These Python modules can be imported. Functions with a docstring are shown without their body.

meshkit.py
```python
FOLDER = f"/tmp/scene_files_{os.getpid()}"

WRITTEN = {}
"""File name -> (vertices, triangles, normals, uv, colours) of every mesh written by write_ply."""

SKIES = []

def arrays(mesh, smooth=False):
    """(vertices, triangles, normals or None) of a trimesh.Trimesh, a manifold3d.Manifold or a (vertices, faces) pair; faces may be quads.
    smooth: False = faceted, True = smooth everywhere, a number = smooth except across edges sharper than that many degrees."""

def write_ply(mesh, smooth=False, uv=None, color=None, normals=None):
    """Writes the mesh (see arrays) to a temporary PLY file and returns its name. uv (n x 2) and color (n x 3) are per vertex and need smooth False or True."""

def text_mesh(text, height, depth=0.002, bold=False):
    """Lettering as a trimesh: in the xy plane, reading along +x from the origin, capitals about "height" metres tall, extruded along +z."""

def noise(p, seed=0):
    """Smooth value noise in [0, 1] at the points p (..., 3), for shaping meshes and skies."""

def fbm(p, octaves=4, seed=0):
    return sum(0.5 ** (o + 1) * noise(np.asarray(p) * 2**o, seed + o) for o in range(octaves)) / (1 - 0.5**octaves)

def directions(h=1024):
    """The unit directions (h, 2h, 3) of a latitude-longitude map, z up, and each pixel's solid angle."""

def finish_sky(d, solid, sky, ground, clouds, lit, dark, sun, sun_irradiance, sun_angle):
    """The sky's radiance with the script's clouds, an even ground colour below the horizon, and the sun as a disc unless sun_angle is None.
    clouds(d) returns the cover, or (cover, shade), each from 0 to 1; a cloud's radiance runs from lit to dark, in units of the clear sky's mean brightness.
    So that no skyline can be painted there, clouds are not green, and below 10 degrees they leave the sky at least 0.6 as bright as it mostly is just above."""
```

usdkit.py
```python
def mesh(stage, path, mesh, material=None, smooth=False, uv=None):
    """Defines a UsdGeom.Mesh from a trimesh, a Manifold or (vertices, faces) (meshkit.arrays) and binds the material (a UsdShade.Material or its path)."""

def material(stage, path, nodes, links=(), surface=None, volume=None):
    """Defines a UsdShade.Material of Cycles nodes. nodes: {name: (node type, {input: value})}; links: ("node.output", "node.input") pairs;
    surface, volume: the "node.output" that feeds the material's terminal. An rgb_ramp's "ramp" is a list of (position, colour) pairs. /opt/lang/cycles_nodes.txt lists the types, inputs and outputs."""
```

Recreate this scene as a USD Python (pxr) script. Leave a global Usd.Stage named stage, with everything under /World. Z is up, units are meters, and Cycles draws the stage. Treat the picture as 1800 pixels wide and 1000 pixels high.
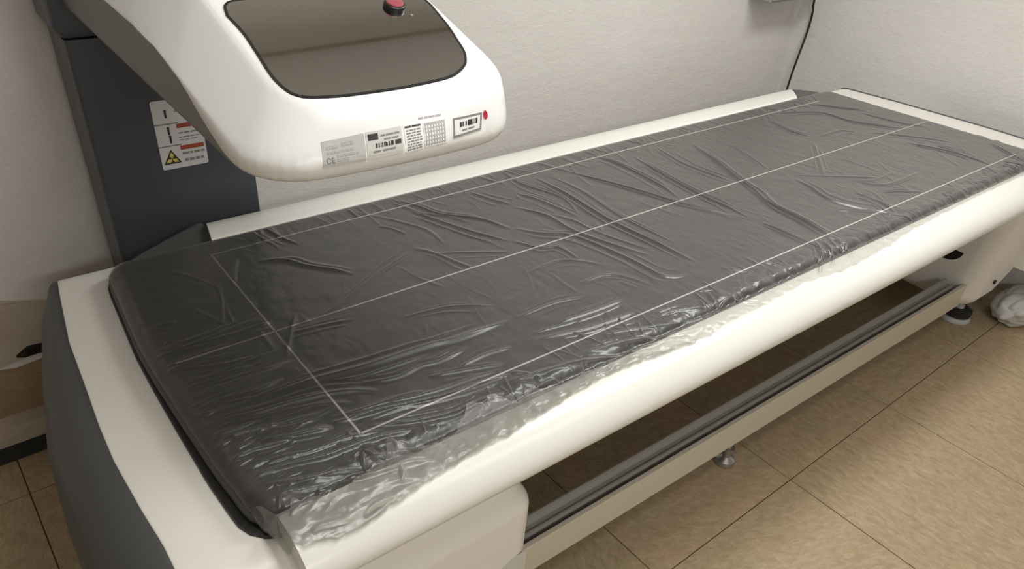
import math, random
import numpy as np
import trimesh, manifold3d, shapely
from shapely.geometry import Polygon, Point
from shapely import affinity
from scipy.spatial import cKDTree
from scipy.ndimage import gaussian_filter
import usdkit, meshkit
from pxr import Usd, UsdGeom, UsdLux, UsdShade, Sdf, Gf

random.seed(7)
rng = np.random.default_rng(7)
stage = Usd.Stage.CreateInMemory()
UsdGeom.SetStageUpAxis(stage, 'Z')
UsdGeom.SetStageMetersPerUnit(stage, 1.0)
UsdGeom.Xform.Define(stage, '/World')

# ---------------------------------------------------------------- camera, lights, exposure
EYE = (-0.3575, -1.0253, 1.3873)
RIGHT, DOWN, FWD = (0.78709, -0.612043, 0.076761), (-0.312703, -0.503176, -0.805624), (0.531701, 0.610096, -0.587433)
camera = UsdGeom.Camera.Define(stage, '/World/camera')
camera.AddTransformOp().Set(Gf.Matrix4d(*RIGHT, 0, *[-v for v in DOWN], 0, *[-v for v in FWD], 0, *EYE, 1))
camera.CreateHorizontalApertureAttr(36.0)
camera.CreateVerticalApertureAttr(20.0)
camera.CreateFocalLengthAttr(1302.317 / 1800 * 36.0)
camera.CreateVerticalApertureOffsetAttr(92.155 / 1800 * 36.0)
camera.CreateClippingRangeAttr(Gf.Vec2f(0.02, 50))
camera.CreateExposureAttr(0.0)

CEILING = 2.095
LAMPS = [(1.60, -0.20, 1.0, 0.30, 22.0, 'ceiling light above the far half of the scanner table'), (0.30, -0.50, 0.6, 0.30, 16.2, 'short ceiling light above the near half of the scanner table'),
         (-0.20, -2.60, 1.0, 0.30, 29.5, 'ceiling light at the front of the room behind the camera'), (0.90, -0.95, 1.0, 0.30, 3.6, 'ceiling light above the open floor in front of the table')]     # x, y, length, width, intensity of the ceiling lights
for k, (lx, ly, ll, lw, li, _) in enumerate(LAMPS):
    lamp = UsdLux.RectLight.Define(stage, '/World/lamp_light' + (f'_{k:03d}' if k else ''))
    lamp.CreateWidthAttr(ll); lamp.CreateHeightAttr(lw); lamp.CreateIntensityAttr(li); lamp.CreateColorAttr(Gf.Vec3f(1.0, 0.985, 0.95))
    lamp.AddTranslateOp().Set((lx, ly, CEILING - 0.075))

# ---------------------------------------------------------------- materials
LOOKS = '/World/Looks'
UsdGeom.Scope.Define(stage, LOOKS)
M = {}


def plain(name, color, rough=0.4, metallic=0.0, spec=0.5, bump=0.0, bump_scale=400, coat=0.0):
    nodes = {'p': ('principled_bsdf', {'base_color': color, 'roughness': rough, 'metallic': metallic, 'specular_ior_level': spec, 'coat_weight': coat, 'coat_roughness': 0.1})}
    links = []
    if bump:
        nodes['g'] = ('geometry', {})
        nodes['n'] = ('noise_texture', {'scale': bump_scale, 'detail': 3.0})
        nodes['b'] = ('bump', {'strength': 1.0, 'distance': bump})
        links = [('g.position', 'n.vector'), ('n.fac', 'b.height'), ('b.normal', 'p.normal')]
    M[name] = usdkit.material(stage, f'{LOOKS}/{name}', nodes, links, surface='p.BSDF')
    return M[name]


plain('white_plastic', (0.80, 0.78, 0.735), 0.32)
plain('arm_white', (0.84, 0.84, 0.83), 0.30)
plain('rail_cream', (0.765, 0.765, 0.72), 0.24)
plain('shoulder_grey', (0.085, 0.086, 0.083), 0.38)
plain('grey_plastic', (0.068, 0.070, 0.070), 0.42, bump=0.0001, bump_scale=900)
plain('skirt_grey', (0.19, 0.187, 0.18), 0.42)
plain('column_grey', (0.055, 0.062, 0.075), 0.38, bump=0.0001, bump_scale=900)
plain('tray_black', (0.012, 0.011, 0.009), 0.5)
plain('bed_dark', (0.06, 0.055, 0.045), 0.5)
plain('vinyl_dark', (0.036, 0.036, 0.036), 0.5, bump=0.0002, bump_scale=700)
plain('guide_grey', (0.84, 0.84, 0.83), 0.5)
plain('beam_white', (0.62, 0.57, 0.47), 0.4)
plain('steel', (0.42, 0.41, 0.39), 0.35, metallic=0.8)
plain('dull_grey', (0.34, 0.325, 0.29), 0.45)
plain('black', (0.006, 0.006, 0.006), 0.5)
plain('rubber', (0.02, 0.02, 0.02), 0.7)
plain('foot_grey', (0.50, 0.51, 0.52), 0.4)
plain('red_cap', (0.33, 0.075, 0.095), 0.35)
plain('red_dot', (0.45, 0.012, 0.04), 0.5)
plain('sticker_silver', (0.50, 0.495, 0.475), 0.4)
plain('sticker_grey', (0.60, 0.595, 0.57), 0.4)
plain('sticker_white', (0.80, 0.80, 0.80), 0.4)
plain('print_grey', (0.22, 0.22, 0.21), 0.6)
plain('print_light', (0.42, 0.42, 0.42), 0.6)
plain('print_black', (0.03, 0.03, 0.03), 0.6)
plain('label_white', (0.62, 0.61, 0.62), 0.45)
plain('label_red', (0.32, 0.06, 0.025), 0.5)
plain('label_yellow', (0.62, 0.52, 0.12), 0.5)
plain('box_grey', (0.30, 0.29, 0.27), 0.5)
plain('cable_black', (0.012, 0.012, 0.012), 0.5)
plain('ceiling_white', (0.80, 0.79, 0.77), 0.9)
plain('seal_black', (0.008, 0.008, 0.007), 0.4)

# the dark mirror-like control glass
M['panel_glass'] = usdkit.material(stage, f'{LOOKS}/panel_glass', {
    'p': ('principled_bsdf', {'base_color': (0.60, 0.59, 0.57), 'metallic': 1.0, 'roughness': 0.06}),
    'g': ('geometry', {}), 'n': ('noise_texture', {'scale': 9.0, 'detail': 3.0}),
    'r': ('map_range', {'from_min': 0.3, 'from_max': 0.8, 'to_min': 0.015, 'to_max': 0.06})},
    [('g.position', 'n.vector'), ('n.fac', 'r.value'), ('r.result', 'p.roughness')], surface='p.BSDF')

# painted, trowelled plaster
def wall_mat(name, c1, c2):
    M[name] = usdkit.material(stage, f'{LOOKS}/{name}', {
        'g': ('geometry', {}),
        'big': ('noise_texture', {'scale': 2.2, 'detail': 4.0, 'roughness': 0.6}),
        'ramp': ('rgb_ramp', {'ramp': [(0.3, c1), (0.7, c2)]}),
        'mp': ('mapping', {'scale': (1.0, 1.0, 1.6)}),
        'n': ('noise_texture', {'scale': 75.0, 'detail': 3.0, 'roughness': 0.6, 'distortion': 0.6}),
        'n2': ('noise_texture', {'scale': 14.0, 'detail': 3.0}),
        'ad': ('math', {'math_type': 'multiply_add', 'value2': 0.5}),
        'b': ('bump', {'strength': 0.8, 'distance': 0.003}),
        'p': ('principled_bsdf', {'roughness': 0.6, 'specular_ior_level': 0.35})},
        [('g.position', 'big.vector'), ('big.fac', 'ramp.fac'), ('ramp.color', 'p.base_color'), ('g.position', 'mp.vector'), ('mp.vector', 'n.vector'), ('mp.vector', 'n2.vector'),
         ('n.fac', 'ad.value1'), ('n2.fac', 'ad.value3'), ('ad.value', 'b.height'), ('b.normal', 'p.normal')], surface='p.BSDF')
wall_mat('wall_paint', (0.665, 0.645, 0.615), (0.70, 0.68, 0.655))
wall_mat('old_plaster', (0.40, 0.33, 0.26), (0.52, 0.45, 0.38))
wall_mat('stained_plaster', (0.26, 0.17, 0.10), (0.36, 0.25, 0.15))

# vinyl composition tiles: streaky flecks, four laying directions
for k in range(4):
    rot = [0.35, 1.9, 0.55, 1.45][k]
    dark, mid, lite = [((0.30, 0.225, 0.135), (0.405, 0.315, 0.20), (0.50, 0.40, 0.275)), ((0.285, 0.225, 0.13), (0.385, 0.31, 0.195), (0.49, 0.405, 0.275)),
                       ((0.31, 0.23, 0.145), (0.42, 0.32, 0.205), (0.52, 0.41, 0.285)), ((0.29, 0.215, 0.13), (0.40, 0.305, 0.195), (0.50, 0.395, 0.27))][k]
    M[f'tile_{k}'] = usdkit.material(stage, f'{LOOKS}/vinyl_tile_{k}', {
        'g': ('geometry', {}), 'rt': ('vector_rotate', {'rotate_type': 'z_axis', 'angle': rot}),
        'mp': ('mapping', {'scale': (30.0, 72.0, 1.0), 'location': (k * 3.1, k * 1.7, 0)}),
        'n': ('noise_texture', {'scale': 1.0, 'detail': 5.0, 'roughness': 0.7, 'distortion': 0.9}),
        'lo': ('noise_texture', {'scale': 7.0, 'detail': 2.0}),
        'tint': ('rgb_ramp', {'ramp': [(0.35, (1.02, 0.98, 0.98)), (0.65, (0.965, 0.99, 0.94))]}),
        'ml': ('mix', {'mix_type': 'multiply', 'fac': 1.0}),
        'ramp': ('rgb_ramp', {'ramp': [(0.25, dark), (0.5, mid), (0.75, lite)]}),
        'm2': ('mapping', {'scale': (40.0, 110.0, 1.0)}),
        'n2': ('noise_texture', {'scale': 1.0, 'detail': 2.0}),
        'fl': ('rgb_ramp', {'ramp': [(0.70, (0, 0, 0)), (0.78, (1, 1, 1))]}),
        'mx': ('mix', {'color2': (0.62, 0.53, 0.38)}),
        'sc': ('math', {'math_type': 'multiply', 'value2': 0.35}),
        'p': ('principled_bsdf', {'roughness': 0.55, 'specular_ior_level': 0.35})},
        [('g.position', 'rt.vector'), ('rt.vector', 'mp.vector'), ('mp.vector', 'n.vector'), ('n.fac', 'ramp.fac'), ('rt.vector', 'm2.vector'), ('m2.vector', 'n2.vector'), ('n2.fac', 'fl.fac'),
         ('fl.color', 'sc.value1'), ('sc.value', 'mx.fac'), ('ramp.color', 'mx.color1'), ('mx.color', 'ml.color1'), ('g.position', 'lo.vector'), ('lo.fac', 'tint.fac'), ('tint.color', 'ml.color2'), ('ml.color', 'p.base_color')], surface='p.BSDF')
plain('grout', (0.10, 0.075, 0.04), 0.9)

# thin polythene film: mostly see-through, milky, glossy
def film_mat(name, clear, lo, hi):
    M[name] = usdkit.material(stage, f'{LOOKS}/{name}', {
        't': ('transparent_bsdf', {'color': clear}),
        'd': ('diffuse_bsdf', {'color': (0.52, 0.51, 0.485)}),
        'w': ('layer_weight', {'blend': 0.5}),
        'sq': ('math', {'math_type': 'power', 'value2': 2.0}),
        'mr': ('map_range', {'from_min': 0.0, 'from_max': 1.0, 'to_min': lo, 'to_max': hi}),
        'm': ('mix_closure', {}),
        'g': ('glossy_bsdf', {'color': (1.0, 1.0, 1.0), 'roughness': 0.31}),
        'f': ('fresnel', {'IOR': 1.5}),
        'm2': ('mix_closure', {})},
        [('w.facing', 'sq.value1'), ('sq.value', 'mr.value'), ('mr.result', 'm.fac'), ('t.BSDF', 'm.closure1'), ('d.BSDF', 'm.closure2'), ('m.closure', 'm2.closure1'), ('g.BSDF', 'm2.closure2'), ('f.fac', 'm2.fac')], surface='m2.closure')
film_mat('film', (0.82, 0.815, 0.80), 0.052, 0.26)
film_mat('film_fold', (0.76, 0.75, 0.73), 0.17, 0.50)
M['bag'] = usdkit.material(stage, f'{LOOKS}/bag', {
    'd': ('principled_bsdf', {'base_color': (0.72, 0.72, 0.72), 'roughness': 0.3}), 'tl': ('translucent_bsdf', {'color': (0.7, 0.7, 0.7)}), 'm': ('mix_closure', {'fac': 0.3})},
    [('d.BSDF', 'm.closure1'), ('tl.BSDF', 'm.closure2')], surface='m.closure')
M['lamp_glow'] = usdkit.material(stage, f'{LOOKS}/lamp_glow', {'e': ('emission', {'color': (1.0, 0.97, 0.92), 'strength': 0.5})}, surface='e.emission')

# ---------------------------------------------------------------- helpers
TAKEN = {}


def numbered(path):
    n = TAKEN.get(path, -1) + 1
    TAKEN[path] = n
    return path if n == 0 else f'{path}_{n:03d}'


def tag(prim, label=None, category=None, group=None, kind=None):
    for key, v in (('label', label), ('category', category), ('group', group), ('kind', kind)):
        if v:
            prim.SetCustomDataByKey(key, v)
    return prim


ORIGIN = {}


def thing(name, label, category, loc=(0, 0, 0), group=None, kind=None):
    path = numbered('/World/' + name)
    x = UsdGeom.Xform.Define(stage, path)
    x.AddTranslateOp().Set(tuple(map(float, loc)))
    ORIGIN[path] = np.array(loc, float)
    tag(x.GetPrim(), label, category, group, kind)
    return path


def obj(name, mesh, material, parent=None, smooth=30, label=None, category=None, group=None, kind=None):
    """One Mesh prim. Its vertices are given in world coordinates; a thing's origin is taken off."""
    path = numbered((parent or '/World') + '/' + name)
    v, f, n = meshkit.arrays(mesh, smooth)
    holder = parent
    off = ORIGIN.get(holder, np.zeros(3)) if holder else np.zeros(3)
    ORIGIN[path] = off
    prim = usdkit.mesh(stage, path, (v - off, f), M[material], False)
    if n is not None:
        from pxr import Vt
        prim.CreateNormalsAttr(Vt.Vec3fArray.FromNumpy(n.astype(np.float32)))
        prim.SetNormalsInterpolation('vertex')
    tag(prim.GetPrim(), label, category, group, kind)
    return path


def box(x0, x1, y0, y1, z0, z1, bevel=0.0):
    if bevel:
        return hull_balls([(x, y, z) for x in (x0 + bevel, x1 - bevel) for y in (y0 + bevel, y1 - bevel) for z in (z0 + bevel, z1 - bevel)], bevel, 12)
    m = trimesh.creation.box([x1 - x0, y1 - y0, z1 - z0])
    m.apply_translation([(x0 + x1) / 2, (y0 + y1) / 2, (z0 + z1) / 2])
    return m


def hull_balls(points, r, seg=16):
    pts = []
    radii = np.broadcast_to(r, (len(points),))
    for c, rr in zip(points, radii):
        s = trimesh.creation.uv_sphere(rr, count=[seg // 2 + 1, seg])
        pts.append(np.array(s.vertices) + c)
    return manifold3d.Manifold.hull_points(np.vstack(pts).astype(np.float32))


def as_trimesh(m):
    if hasattr(m, 'to_mesh'):
        mm = m.to_mesh()
        return trimesh.Trimesh(mm.vert_properties[:, :3], mm.tri_verts, process=False)
    return m


def join(*ms):
    return trimesh.util.concatenate([as_trimesh(m) for m in ms])


def loft(rings, caps=True):
    """Rings of equal point counts -> a closed skin with fan caps."""
    rings = [np.asarray(r, float) for r in rings]
    n, k = len(rings[0]), len(rings)
    v = np.vstack(rings)
    f = []
    for i in range(k - 1):
        a = i * n + np.arange(n); b = i * n + (np.arange(n) + 1) % n
        f += [np.c_[a, b, b + n], np.c_[a, b + n, a + n]]
    if caps:
        for i, flip in ((0, True), (k - 1, False)):
            c = len(v); v = np.vstack([v, rings[i].mean(0)])
            a = i * n + np.arange(n); b = i * n + (np.arange(n) + 1) % n
            f.append(np.c_[b, a, np.full(n, c)] if flip else np.c_[a, b, np.full(n, c)])
    m = trimesh.Trimesh(v, np.vstack(f), process=False)
    m.fix_normals()
    return m


def extrude_x(profile_yz, x0, x1):
    p = np.asarray(profile_yz, float)
    return loft([np.c_[np.full(len(p), x), p] for x in (x0, x1)])


def resample(poly, n):
    ring = poly.exterior
    return np.array([ring.interpolate(t, normalized=True).coords[0] for t in np.arange(n) / n])


def slab(poly, z0, z1, r, n=240, k=6):
    """A pad: the outline with its top edge rounded by r."""
    base = resample(shapely.geometry.polygon.orient(poly), n)
    t = np.roll(base, -1, 0) - np.roll(base, 1, 0)
    nrm = np.c_[t[:, 1], -t[:, 0]]; nrm /= np.linalg.norm(nrm, axis=1, keepdims=True)
    rings = [np.c_[base - 0.004 * nrm, np.full(n, z0)], np.c_[base, np.full(n, z0 + 0.004)]]
    for a in np.linspace(0, math.pi / 2, k):
        rings.append(np.c_[base - r * (1 - math.cos(a)) * nrm, np.full(n, z1 - r + r * math.sin(a))])
    return loft(rings)


def plate_xz(poly, y, t=0.0006):
    """A flat shape facing -y (towards the room), poly in (x, z)."""
    out = []
    for g in getattr(poly, 'geoms', [poly]):
        m = trimesh.creation.extrude_polygon(g, t, engine='earcut')
        v = np.array(m.vertices)
        m.vertices = np.c_[v[:, 0], y - v[:, 2], v[:, 1]]
        m.fix_normals()
        out.append(m)
    return trimesh.util.concatenate(out)


def tube(points, r, sides=10):
    p = np.asarray(points, float)
    t = np.gradient(p, axis=0); t /= np.linalg.norm(t, axis=1, keepdims=True)
    ref = np.array([0.3, 1.0, 0.2])
    a = np.cross(t, ref); a /= np.linalg.norm(a, axis=1, keepdims=True); b = np.cross(t, a)
    ang = np.arange(sides) * 2 * math.pi / sides
    return loft([p[i] + r * (np.cos(ang)[:, None] * a[i] + np.sin(ang)[:, None] * b[i]) for i in range(len(p))])


def lathe(profile, center, sides=32):
    """profile: (radius, z) pairs from bottom to top."""
    ang = np.arange(sides) * 2 * math.pi / sides
    return loft([np.c_[center[0] + r * np.cos(ang), center[1] + r * np.sin(ang), np.full(sides, center[2] + z)] for r, z in profile])


def catmull(pts, per=8):
    p = np.asarray(pts, float); p = np.vstack([2 * p[0] - p[1], p, 2 * p[-1] - p[-2]]); out = []
    for i in range(1, len(p) - 2):
        for t in np.arange(per) / per:
            out.append(0.5 * (2 * p[i] + (p[i + 1] - p[i - 1]) * t + (2 * p[i - 1] - 5 * p[i] + 4 * p[i + 1] - p[i + 2]) * t ** 2 + (3 * p[i] - p[i - 1] - 3 * p[i + 1] + p[i + 2]) * t ** 3))
    return np.array(out + [p[-2]])


# ---------------------------------------------------------------- the room
WA = 0.035                                             # the back wall runs slightly out of line with the table
def wall_y(x): return 0.705 + WA * x
CORNER = np.array([2.628, wall_y(2.628)])
XL, YF = -2.4, -3.2


def prism(poly_xy, z0, z1):
    m = trimesh.creation.extrude_polygon(Polygon(poly_xy), z1 - z0, engine='earcut'); m.apply_translation([0, 0, z0]); return m


RW = 0.07                                              # slant of the right-hand wall
xr_front = CORNER[0] + RW * (CORNER[1] - YF)
obj('wall_back', prism([(XL - 0.1, wall_y(XL - 0.1)), (CORNER[0], CORNER[1]), (CORNER[0], CORNER[1] + 0.1), (XL - 0.1, wall_y(XL) + 0.1)], -0.02, CEILING), 'wall_paint', kind='structure', label='painted plaster wall behind the scanner table')
obj('wall_right', prism([(CORNER[0], CORNER[1] + 0.1), (CORNER[0], CORNER[1]), (xr_front, YF), (xr_front + 0.1, YF), (CORNER[0] + 0.1, CORNER[1] + 0.1)], -0.02, CEILING), 'wall_paint', kind='structure', label='painted plaster wall at the far end of the table')
obj('wall_left', box(XL - 0.1, XL, YF, 0.62, -0.02, CEILING), 'wall_paint', kind='structure')
obj('wall_front', box(XL - 0.1, xr_front + 0.1, YF - 0.1, YF, -0.02, CEILING), 'wall_paint', kind='structure')
obj('ceiling', box(XL - 0.1, xr_front + 0.1, YF - 0.1, 0.95, CEILING, CEILING + 0.06), 'ceiling_white', kind='structure')

# floor: bedding plus one mesh per vinyl tile
floor = thing('floor', 'beige streaked vinyl tile floor', None, kind='structure')
obj('floor_bed', box(XL - 0.1, xr_front + 0.1, YF - 0.1, 0.95, -0.03, -0.0035), 'grout', floor)
TH, TS, T0 = 0.0217, 0.5164, np.array([1.6505, -0.4634])
ex, ey = np.array([math.cos(TH), math.sin(TH)]), np.array([-math.sin(TH), math.cos(TH)])
gap = 0.0013
xs = [i * TS for i in range(-8, 2)] + [TS + 0.245, TS + 0.245 + TS, TS + 0.245 + 2 * TS]   # a cut column of tiles before the far wall
ys = [j * TS for j in range(-6, 4)]
room = Polygon([(XL, YF), (xr_front - 0.005, YF), (CORNER[0] - 0.005, CORNER[1] - 0.005), (XL, wall_y(XL) - 0.005)])
for i in range(len(xs) - 1):
    for j in range(len(ys) - 1):
        c = [T0 + ex * x + ey * y for x, y in ((xs[i] + gap, ys[j] + gap), (xs[i + 1] - gap, ys[j] + gap), (xs[i + 1] - gap, ys[j + 1] - gap), (xs[i] + gap, ys[j + 1] - gap))]
        q = Polygon(c).intersection(room)
        if q.is_empty or q.area < 0.002:
            continue
        q = shapely.geometry.polygon.orient(q.simplify(1e-6))
        r0 = np.array(q.exterior.coords)[:-1]
        ctr = r0.mean(0)
        r1 = r0 + (ctr - r0) / np.linalg.norm(ctr - r0, axis=1, keepdims=True) * 0.0012
        dz = rng.uniform(-0.0003, 0.0003)
        rings = [np.c_[r0, np.full(len(r0), -0.0035)], np.c_[r0, np.full(len(r0), -0.0007 + dz)], np.c_[r1, np.full(len(r0), dz)]]
        obj('floor_tile', loft(rings), f'tile_{(i + 2 * j + (i * j) % 3) % 4}', floor, smooth=False)

# foot of the back wall: black baseboard under a plaster ledge, old damaged plaster above it
def along_wall(x0, x1, d0, d1, z0, z1):                # a bar along the back wall, from d1 to d0 in front of it
    return prism([(x0, wall_y(x0) - d1), (x1, wall_y(x1) - d1), (x1, wall_y(x1) - d0), (x0, wall_y(x0) - d0)], z0, z1)


obj('baseboard_back', along_wall(XL, CORNER[0] - 0.001, 0.0, 0.036, 0.0008, 0.056), 'rubber', kind='structure', label='black rubber baseboard along the back wall', smooth=False)
obj('trim_1', along_wall(XL, CORNER[0] - 0.001, 0.0, 0.046, 0.056, 0.108), 'old_plaster', kind='structure', label='projecting plaster ledge above the black baseboard', smooth=False)


obj('trim_2', along_wall(XL, CORNER[0] - 0.001, 0.0, 0.006, CEILING - 0.008, CEILING - 0.0005), 'old_plaster', kind='structure', label='thin dark strip where wall meets ceiling', smooth=False)


def wall_patch(name, outline, thick, material, seed, label):
    """A flake or scar of plaster lying on the back wall; outline in (x, z)."""
    poly = Polygon(outline).buffer(0.006).buffer(-0.003)
    m = plate_xz(poly, 0.0, thick)
    m = m.subdivide().subdivide()
    v = np.array(m.vertices)
    bump = meshkit.fbm(np.c_[v[:, 0] * 40, v[:, 2] * 40, v[:, 1] * 0 + seed], 3, seed)
    v[:, 1] = wall_y(v[:, 0]) + v[:, 1] * (0.5 + bump)
    m.vertices = v
    return obj(name, m, material, '/World/wall_back', smooth=False, label=label)


wall_patch('plaster_scar', [(-0.70, 0.11), (-0.20, 0.11), (-0.22, 0.21), (-0.30, 0.235), (-0.37, 0.228), (-0.45, 0.245), (-0.56, 0.23), (-0.70, 0.25)], 0.003, 'stained_plaster', 3, 'brown stained plaster scar')
wall_patch('plaster_flake', [(-0.62, 0.25), (-0.50, 0.258), (-0.40, 0.25), (-0.30, 0.262), (-0.22, 0.30), (-0.25, 0.375), (-0.33, 0.40), (-0.42, 0.43), (-0.52, 0.46), (-0.62, 0.45)], 0.004, 'old_plaster', 9, 'loose old plaster')
wall_patch('plaster_hole', [(-0.360, 0.264), (-0.345, 0.259), (-0.30, 0.257), (-0.295, 0.275), (-0.335, 0.279)], 0.007, 'black', 5, 'dark hole in the plaster')

# ceiling troffers (out of frame; they light the room)
for k, (lx, ly, ll, lw, li, lamp_label) in enumerate(LAMPS):
    t = thing('ceiling_light', lamp_label, 'light', (lx, ly, CEILING - 0.06))
    h = 0.03
    obj('lamp_frame', join(box(lx - ll / 2 - h, lx + ll / 2 + h, ly - lw / 2 - h, ly - lw / 2, CEILING - 0.07, CEILING - 0.001), box(lx - ll / 2 - h, lx + ll / 2 + h, ly + lw / 2, ly + lw / 2 + h, CEILING - 0.07, CEILING - 0.001),
                            box(lx - ll / 2 - h, lx - ll / 2, ly - lw / 2, ly + lw / 2, CEILING - 0.07, CEILING - 0.001), box(lx + ll / 2, lx + ll / 2 + h, ly - lw / 2, ly + lw / 2, CEILING - 0.07, CEILING - 0.001)), 'ceiling_white', t, smooth=False)
    obj('diffuser', box(lx - ll / 2, lx + ll / 2, ly - lw / 2, ly + lw / 2, CEILING - 0.066, CEILING - 0.05), 'lamp_glow', t, smooth=False)

# ---------------------------------------------------------------- the scanner table
table = thing('scanner_table', 'long white bone density scanner table with rounded cream side rails and dark grey end cap', 'examination table', (1.1, 0.0, 0.0))
CAPX = np.array([(-0.47, -0.283), (-0.44, -0.285), (-0.35, -0.288), (-0.305, -0.288), (-0.237, -0.293), (-0.121, -0.298), (-0.034, -0.296), (0.068, -0.290), (0.206, -0.283), (0.36, -0.264), (0.424, -0.255), (0.46, -0.249)])
CAPD = np.array([(-0.47, 0.085), (-0.42, 0.097), (-0.282, 0.094), (-0.154, 0.085), (-0.054, 0.082), (0.056, 0.081), (0.227, 0.062), (0.348, 0.052), (0.42, 0.030), (0.445, 0.018)])
def cap_in(y): return np.interp(y, CAPX[:, 0], CAPX[:, 1])
def cap_depth(y): return np.interp(y, CAPD[:, 0], CAPD[:, 1])


TOPZ = 0.580
def top_z(y):                                          # side view of the end housing: flat top, well rounded front, tighter back
    if y < -0.375:
        d = min(1.0, (-0.375 - y) / 0.085); return TOPZ - 0.085 * (1 - math.sqrt(max(0.0, 1 - d * d)))
    if y > 0.405:
        d = min(1.0, (y - 0.405) / 0.04); return TOPZ - 0.04 * (1 - math.sqrt(max(0.0, 1 - d * d)))
    return TOPZ


YS = np.r_[-0.375 - 0.085 * np.sin(np.linspace(math.pi / 2, 0, 14)), np.linspace(-0.35, 0.40, 40), 0.405 + 0.04 * np.sin(np.linspace(0, math.pi / 2, 8))]


def end_shapes(tx, zb=0.035, rim=0.0):
    """White shoulder and grey bulging cap of one table end; tx maps near-end (x, y) to the x of the end wanted."""
    white, grey = [], []
    for y in YS:
        zt, xi = top_z(y), cap_in(y)
        p = [(xi, zb), (xi, zt - 0.002)] + [(xi + 0.002, zt)] + [(x, zt) for x in np.linspace(xi + 0.02, -0.155, 6)] + [(-0.15, zt - 0.003), (-0.15, zb)]
        white.append([(tx(x, y), y, z) for x, z in p])
        d = cap_depth(y); drop = min(0.12, zt - 0.06)
        q = [(xi + 0.0005, zb - 0.005), (xi + 0.0005, zt - 0.004 + rim), (xi - 0.001, zt - 0.0012 + rim), (xi - 0.008, zt - 0.0006 + rim)]
        for a in np.linspace(0, math.pi / 2, 12)[1:]:
            q.append((xi - 0.008 - (d - 0.008) * math.sin(a) ** 1.0, zt - 0.0006 + rim - drop * (1 - math.cos(a))))
        q += [(xi - d, zb + 0.165), (xi - d + 0.004, zb - 0.005)]
        grey.append([(tx(x, y), y, z) for x, z in q])
    return loft(white), loft(grey)


near = lambda x, y: x
far = lambda x, y: 2.255 - x - 0.10 * y if x > -0.27 + 0.02 * 0 and False else (2.255 - max(x, cap_in(y)) - 0.10 * y) + (cap_in(y) - min(x, cap_in(y))) * 0.45
SH = 35
w, g = end_shapes(near)
obj('end_housing', w, 'white_plastic', table, smooth=SH)
obj('end_cap', g, 'grey_plastic', table, smooth=SH, label='dark grey bulging end cap')
w, g = end_shapes(far, 0.21, 0.0035)
obj('end_housing', w, 'white_plastic', table, smooth=SH)
obj('end_cap', g, 'grey_plastic', table, smooth=SH, label='dark grey end cap by the wall')

# pedestal bodies under both ends
ped = [(x, y, z) for x in (-0.245, 0.205) for y in (-0.395, 0.395) for z in (0.09, 0.43)] + [(x, y, 0.50) for x in (-0.245, 0.165) for y in (-0.37, 0.37)]
obj('pedestal', hull_balls(ped, 0.045, 24), 'white_plastic', table, smooth=40)
cover = Polygon([(0.13, 0.05), (0.13, 0.27), (0.245, 0.27), (0.245, 0.05)]).buffer(0.03).buffer(-0.03)
cover = cover.union(Polygon([(0.13, 0.05), (0.15, 0.28), (0.17, 0.315), (0.20, 0.332), (0.232, 0.332), (0.232, 0.05)])).intersection(Polygon([(0.1, 0.04), (0.1, 0.4), (0.236, 0.4), (0.236, 0.04)]))
obj('kick_panel', plate_xz(cover, -0.4398, 0.0022), 'sticker_grey', table, smooth=False, label='grey kick panel at the foot of the near pedestal')
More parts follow.
